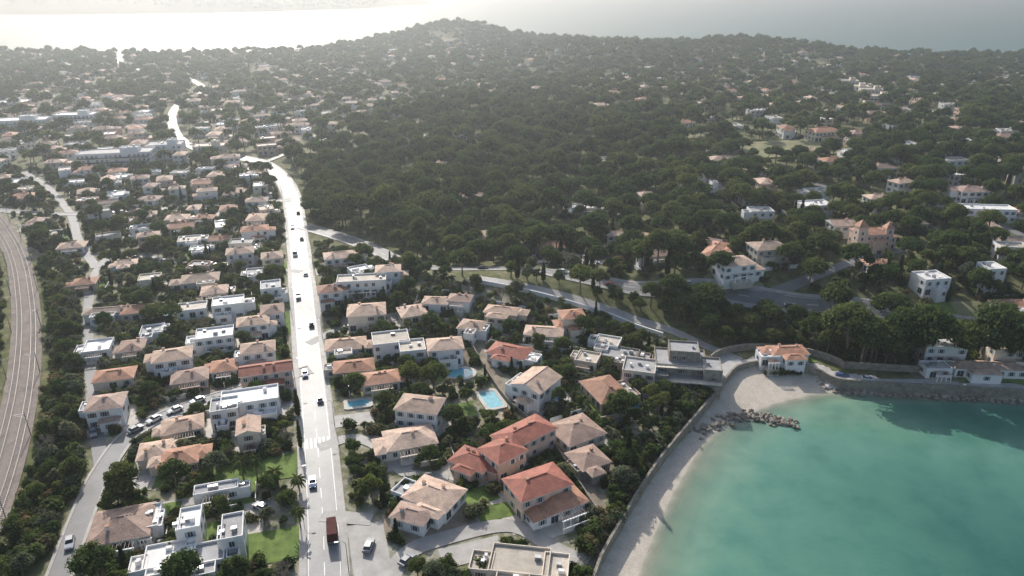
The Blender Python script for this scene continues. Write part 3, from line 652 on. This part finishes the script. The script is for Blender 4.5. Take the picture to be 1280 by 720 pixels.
C['broad']=coll('broadleaf_trees',[('oak_tree',pine('oak_tree',random.uniform(7,8.5),random.uniform(3.4,4.2),11,110,.27,True,['fol_oak','fol_pine','fol_oak','fol_olive'][q])) for q in range(4)])
C['olive']=coll('olive_trees',[('olive_tree',pine('olive_tree',5,2.6,8,80,.22,True,'fol_olive')) for _ in range(2)])
C['cyp']=coll('cypress_trees',[('cypress_tree',cypress('cypress_tree',random.uniform(8,11),900,.24)) for _ in range(3)])
C['palm']=coll('palm_trees',[('palm_tree',palm('palm_tree',random.uniform(5,8))) for _ in range(3)])
C['bare']=coll('bare_trees',[('bare_tree',bare('bare_tree',8)) for _ in range(2)])
C['bush']=coll('bushes',[('bush',bush('bush',k)) for k in('fol_oak','fol_pine','fol_cyp','fol_olive','fol_dry','fol_oak')])
C['farpine']=coll('far_pines',[('pine_tree',pine('pine_tree',random.uniform(9,11),random.uniform(4.6,5.6),9,34,.6)) for _ in range(4)])
C['farbroad']=coll('far_broadleaf',[('oak_tree',pine('oak_tree',8,4.2,7,34,.5,True,random.choice(['fol_oak','fol_pine','fol_olive']))) for _ in range(3)])
T={k:[] for k in C}
def addt(kind,x,y,s): T[kind].append((x,y,H(x,y)-.1,s))
for x,y,s in shr: addt('bush',x,y,s)
def tz(poly,world,rate,kinds,srange,space,lvl=1,cond=None,bs=2.0):
    poly=world or PX(poly); X=[p[0] for p in poly];Y=[p[1] for p in poly]; A=(max(X)-min(X))*(max(Y)-min(Y)); n=int(A*rate)
    ks=list(kinds); ws=[kinds[k] for k in ks]
    xx=rng.uniform(min(X),max(X),n); yy=rng.uniform(min(Y),max(Y),n)
    for x,y in zip(xx,yy):
        if not inpoly(poly,x,y): continue
        h=H(x,y)
        if h<2.2: continue
        if cond and not cond(x,y): continue
        kd=random.choices(ks,ws)[0]; s=random.uniform(*srange); r=space*s*(.35 if kd in('cyp','bush','palm') else 1)
        if busy(x,y,1 if kd not in('bush','cyp') else 0,lvl=lvl): continue
        if busy(x,y,r,tocc): continue
        mark(x,y,0,tocc); addt(kd,x,y,s*(bs if kd=='bush' else 1))
FOREST=PX([(398,222),(450,165),(560,132),(700,128),(830,150),(930,195),(930,262),(860,288),(760,285),(700,268),(665,318),(560,325),(430,292)])
tz(None,FOREST,.065,dict(pine=10,broad=1.2),(.75,1.5),5.0)
tz([(382,225),(398,222),(430,292),(560,325),(545,332),(450,303),(388,280)],None,.1,dict(pine=4,broad=4,bush=2),(.6,1.0),3.6)
tz([(50,320),(104,390),(106,520),(104,600),(60,700),(-20,760),(-60,740),(20,600),(40,520),(54,440),(46,370)],None,1.0,dict(broad=4,olive=1,bush=6,bare=.7,pine=.4),(.45,.95),2.1,bs=2.4)
tz([(-40,300),(0,330),(8,400),(6,480),(-20,560),(-60,640),(-100,600),(-60,300)],None,.6,dict(broad=4,bush=4,bare=.5),(.4,.8),2.3)
SLOPE=PX([(545,343),(640,345),(740,356),(950,380),(1180,410),(1290,430),(1290,462),(1200,448),(1060,452),(1000,455),(940,448),(900,430),(840,405),(780,388),(700,366),(600,352)])
tz(None,SLOPE,.25,dict(pine=4,broad=6,cyp=.2),(.6,1.1),2.8)
tz([(1030,440),(1290,440),(1290,475),(1180,470),(1030,466)],None,.4,dict(pine=6,broad=2,bush=2),(.9,1.3),2.8)
tz([(730,290),(940,275),(1290,265),(1290,425),(1050,385),(900,365),(640,336),(660,310)],None,.13,dict(pine=6,broad=4,cyp=.3,bare=.4,bush=3),(.65,1.2),3.4)
tz([(560,335),(545,300),(640,300),(660,330)],None,.1,dict(pine=6,broad=2),(.7,1.1),3.5)
tz([(930,180),(1300,165),(1300,270),(930,282)],None,.045,dict(pine=6,broad=4,cyp=.2),(.7,1.2),3.3)
tz(None,Z_strip,.28,dict(broad=6,olive=3,cyp=.5,palm=.6,bush=9,bare=.6,pine=2),(.4,.92),2.6,bs=2.1)
tz(None,Z_town,.20,dict(broad=6,olive=3,cyp=.5,palm=.5,bush=9,bare=.8,pine=2),(.4,.92),2.9,bs=2.1)
from mathutils import noise as mn
def cl(x,y): return mn.noise(Vector((x/70,y/70,3)))>-.14
far=[(-420,480),(-1150,1500),(-900,1650),(300,1750),(1250,1350),(420,420),(380,300),(250,420),(60,480),(-100,400)]
def notforest(x,y): return not inpoly(FOREST,x,y) and not inpoly(Z_town,x,y)
tz(None,far,.022,dict(farpine=6,farbroad=4,cyp=.1),(.65,1.35),3.6,cond=lambda x,y: notforest(x,y) and (cl(x,y) or random.random()<.32))
tz(None,[(-1150,1500),(-2100,2700),(-1300,2500),(-900,1650)],.006,dict(farpine=6,farbroad=4),(.9,1.4),0)
tz(None,[(-3500,2800),(-600,2800),(-500,4300),(-3500,4300)],.0015,dict(farpine=6,farbroad=4),(1.2,2),0)
for px,py,k,s in [(148,625,'palm',.9),(163,622,'palm',1),(305,600,'palm',1),(322,598,'palm',.9),(345,605,'palm',.9),(376,660,'palm',.8),(375,615,'palm',.8),(373,520,'cyp',.8),(376,560,'cyp',.7),(272,590,'broad',1),(500,525,'broad',.8),(445,490,'broad',.9),(195,402,'broad',1.2),(180,388,'pine',.8),(215,400,'broad',1.1),(465,620,'broad',.8),(845,335,'pine',1.2),(900,350,'pine',1),(130,300,'pine',.9),(340,240,'pine',.9),(575,545,'cyp',.8),(582,540,'cyp',.7),(1040,400,'pine',1.3),(1010,360,'pine',1.2),(1110,410,'pine',1.3),(303,270,'cyp',1.2),(305,265,'cyp',1.3)]:
    x,y=G(px,py); addt(k,x,y,s)
for i in range(i0+8,len(wp)-2,2):
    q0=G0(1035,480); q1=G0(1160,480); q2=G0(1195,480)
    if q0[0]<wp[i][0]<q1[0] or wp[i][0]>q2[0]:
        if random.random()<.85:
            q=wp[i]+wn[i]*random.uniform(9.5,15)
            if not busy(q[0],q[1],0,lvl=3): addt('pine',q[0],q[1],random.uniform(1.2,1.75))
for i in range(4,i0,1):
    for _ in range(3):
        q=wp[i]+wn[i]*random.uniform(1.2,5)
        if not busy(q[0],q[1],0,lvl=3): addt('bush',q[0],q[1],random.uniform(.9,1.9))
def scatter(name,pts,col):
    if not pts: return
    a=np.array(pts,np.float32); n=len(a); me=bpy.data.meshes.new(name); me.vertices.add(n); me.vertices.foreach_set('co',a[:,:3].ravel())
    sc3=np.stack([a[:,3]*rng.uniform(.85,1.15,n),a[:,3]*rng.uniform(.85,1.15,n),a[:,3]*rng.uniform(.85,1.2,n)],1).astype(np.float32)
    at=me.attributes.new('sc','FLOAT_VECTOR','POINT'); at.data.foreach_set('vector',sc3.ravel())
    rt=np.zeros((n,3),np.float32); rt[:,2]=rng.uniform(0,6.28,n); at=me.attributes.new('rt','FLOAT_VECTOR','POINT'); at.data.foreach_set('vector',rt.ravel())
    at=me.attributes.new('ix','INT','POINT'); at.data.foreach_set('value',rng.integers(0,len(col.objects),n).astype(np.int32))
    o=obj(name,me); ng=bpy.data.node_groups.new(name,'GeometryNodeTree')
    ng.interface.new_socket('Geometry',in_out='INPUT',socket_type='NodeSocketGeometry'); ng.interface.new_socket('Geometry',in_out='OUTPUT',socket_type='NodeSocketGeometry')
    gi=ng.nodes.new('NodeGroupInput'); go=ng.nodes.new('NodeGroupOutput'); ip=ng.nodes.new('GeometryNodeInstanceOnPoints'); ci=ng.nodes.new('GeometryNodeCollectionInfo')
    ci.inputs['Collection'].default_value=col; ci.inputs['Separate Children'].default_value=True; ci.inputs['Reset Children'].default_value=True
    ip.inputs['Pick Instance'].default_value=True
    def na(nm,dt):
        q=ng.nodes.new('GeometryNodeInputNamedAttribute'); q.data_type=dt; q.inputs['Name'].default_value=nm
        return [s for s in q.outputs if s.enabled and s.name=='Attribute'][0]
    L=ng.links.new; L(gi.outputs[0],ip.inputs['Points']); L(ci.outputs[0],ip.inputs['Instance']); L(na('ix','INT'),ip.inputs['Instance Index']); L(na('rt','FLOAT_VECTOR'),ip.inputs['Rotation']); L(na('sc','FLOAT_VECTOR'),ip.inputs['Scale']); L(ip.outputs[0],go.inputs[0])
    md=o.modifiers.new('scatter','NODES'); md.node_group=ng
for k,nm in dict(pine='pine_forest',broad='oak_grove',olive='olive_grove',cyp='cypress_grove',palm='palm_grove',bare='bare_tree_grove',bush='garden_shrubs',farpine='distant_pine_woods',farbroad='distant_oak_woods').items(): scatter(nm,T[k],C[k])
# ------------------------------------------------------------ vehicles, lamps
def car_mesh(paint,name='car',van=False):
    mb=MB(); L,W=(2.15,.88) if not van else (2.7,.98); hb=.92 if not van else 1.1
    prof=[(-L,.35),(-L,.8),(-L+.15,hb),(-L*.55,hb+.02),(L*.5,hb+.03),(L-.1,.78),(L,.6),(L,.35)] if not van else [(-L,.35),(-L,2.0),(L*.45,2.1),(L*.75,1.2),(L-.05,.95),(L,.6),(L,.35)]
    for s in(-1,1):
        pts=[(x,s*W*(1 if z<.85 else .95),z) for x,z in prof]; mb.face(pts if s<0 else pts[::-1],paint)
    for i in range(len(prof)):
        a,b=prof[i],prof[(i+1)%len(prof)]; wa=W*(1 if a[1]<.85 else .95); wb=W*(1 if b[1]<.85 else .95); mb.face([(a[0],-wa,a[1]),(b[0],-wb,b[1]),(b[0],wb,b[1]),(a[0],wa,a[1])][::-1],'glass' if van and i==2 else paint)
    if not van:
        n=len(mb.v); b=[(-L*.82,-.8,hb),(L*.42,-.8,hb),(L*.42,.8,hb),(-L*.82,.8,hb),(-L*.6,-.62,1.42),(L*.1,-.62,1.42),(L*.1,.62,1.42),(-L*.6,.62,1.42)]; mb.v+=b
        for f in[(0,1,5,4),(1,2,6,5),(2,3,7,6),(3,0,4,7)]: mb.f.append(tuple(n+i for i in f)); mb.m.append(mb.mi('glass'))
        mb.box(-L*.6-.02,L*.1+.02,-.64,.64,1.42,1.47,paint)
    for x in(-L*.62,L*.62):
        for s in(-1,1): mb.tube([(x,s*(W-.22),.33),(x,s*(W+.02),.33)],[.33,.33],'tyre',10)
    for s in(-1,1): mb.box(L-.02,L+.02,s*.6-.15,s*.6+.15,.6,.72,'lamp'); mb.box(-L-.02,-L+.02,s*.62-.12,s*.62+.12,.62,.8,'tail')
    return mb.mesh(name)
cars=[car_mesh(p) for p in('car_w','car_w','car_k','car_g','car_s','car_s','car_b','car_g','car_k','car_w','car_r')]; vans=[car_mesh('car_w','van',True)]
def putcar(x,y,a,me=None,name='car',top=.16): 
    me=me or (random.choice(cars)); obj(name if me not in vans else 'van',me,(x,y,H(x,y)+top),a)
def oncar(path,px,py,side,me=None,name='car'):
    q=G(px,py); i=int(np.argmin(np.hypot(path[:,0]-q[0],path[:,1]-q[1]))); i=min(max(i,1),len(path)-2); t=path[i+1]-path[i-1]; a=math.atan2(t[1],t[0]); n=np.array([-math.sin(a),math.cos(a)]); p=path[i]+n*side
    putcar(p[0],p[1],a if side<0 else a+math.pi,me,name)
mb=MB(); mb.box(-3.2,1.6,-1.15,1.15,.9,3.0,'tarp',.06); mb.box(1.75,3.2,-1.1,1.1,.6,2.5,'tarp',.08); mb.box(-3.2,3.0,-.9,.9,.55,.88,'metal')
mb.face([(3.2,-.9,1.5),(3.2,.9,1.5),(3.14,.9,2.3),(3.14,-.9,2.3)],'glass')
for x in(-2.4,-1.3,2.4):
    for s in(-1,1): mb.tube([(x,s*.8,.5),(x,s*1.12,.5)],[.5,.5],'tyre',10)
truck=mb.mesh('truck'); oncar(main,409,672,-1.9,truck,'truck')
for px,py,s in[(400,605,1.8),(392,500,-1.8),(388,470,1.8),(383,408,-1.8),(379,372,1.8),(377,345,-1.8),(374,318,1.8),(372,300,-1.8),(370,285,1.8),(368,268,-1.8)]: oncar(main,px,py,s,random.choice(cars+vans))
for px,s in((480,1.5),(600,-1.5),(700,1.5),(770,-1.5),(860,1.5),(990,-1.5)): oncar(corn,px,345,s)
for i in range(24):
    x,y=G(715+(i%12-6)*8,331 if i<12 else 323); putcar(x,y,1.5+random.gauss(0,.05))
for px0,py0,px1,py1,n in((157,545,205,520,9),(205,520,262,498,8),(85,700,90,665,1),(1035,475,1100,480,3),(500,712,520,694,2),(322,633,332,638,1),(455,700,466,672,2),(118,560,114,500,2),(160,322,215,330,3),(240,330,290,334,3),(95,270,180,265,5),(430,411,480,402,3)):
    x2,y2=G(px1,py1); x1,y1=G(px0,py0); n=min(n,max(1,int(math.hypot(x2-x1,y2-y1)/5.6)))
    for i in range(n):
        t=(i+.5)/n; putcar(x1+(x2-x1)*t+random.gauss(0,.2),y1+(y2-y1)*t+random.gauss(0,.2),math.atan2(y2-y1,x2-x1)+random.choice([0,math.pi]),top=.2)
mb=MB(); mb.tube([(0,0,-.5),(0,0,7.5),(.4,0,8.1),(1.6,0,8.3)],[.12,.07,.06,.05],'metal',6); mb.box(1.4,2.2,-.16,.16,8.22,8.36,'metal'); lampm=mb.mesh('street_lamp')
mnn=normals(main)
for j,i in enumerate(range(8,len(main)-4,13)):
    s=1 if j%2 else -1; p=main[i]+mnn[i]*s*4.9; a=math.atan2(mnn[i][1],mnn[i][0]); obj('street_lamp',lampm,(p[0],p[1],H(*p)+.2),a+(math.pi if s>0 else 0))
# ------------------------------------------------------------ atmosphere, light, camera
m,nt,o=newmat('sea_haze'); v=N(nt,'ShaderNodeVolumeScatter'); v.inputs['Density'].default_value=.00037; v.inputs['Anisotropy'].default_value=.76; v.inputs['Color'].default_value=(.86,.94,1,1); nt.links.new(v.outputs[0],o.inputs['Volume']); M['haze']=m
mb=MB(); mb.box(-9000,9000,-1500,12000,-40,230,'haze'); obj('atmosphere',mb.mesh('atmosphere'))
az=math.radians(-20); el=math.radians(33)
sd=Vector((math.sin(az)*math.cos(el),math.cos(az)*math.cos(el),math.sin(el)))
ld=bpy.data.lights.new('sun','SUN'); ld.energy=5.0; ld.angle=math.radians(.5); ld.color=(1,.97,.92); lo=bpy.data.objects.new('sun',ld); S.collection.objects.link(lo); lo.rotation_euler=sd.to_track_quat('Z','Y').to_euler()
w=bpy.data.worlds.new('World'); S.world=w; w.use_nodes=True; nt=w.node_tree; bg=nt.nodes['Background']; sky=nt.nodes.new('ShaderNodeTexSky'); sky.sky_type='NISHITA'; sky.sun_disc=False; sky.sun_elevation=el; sky.sun_rotation=az; sky.dust_density=2.0
nt.links.new(sky.outputs[0],bg.inputs[0]); bg.inputs[1].default_value=.15
cd=bpy.data.cameras.new('camera'); co=bpy.data.objects.new('camera',cd); S.collection.objects.link(co); co.location=(0,0,CAMH); co.rotation_euler=(math.pi/2-P,0,0); cd.sensor_width=36; cd.lens=36*FPX/1280; cd.clip_end=60000; cd.clip_start=.5
S.camera=co; S.view_settings.view_transform='Standard'; S.view_settings.look='None'; S.view_settings.exposure=0
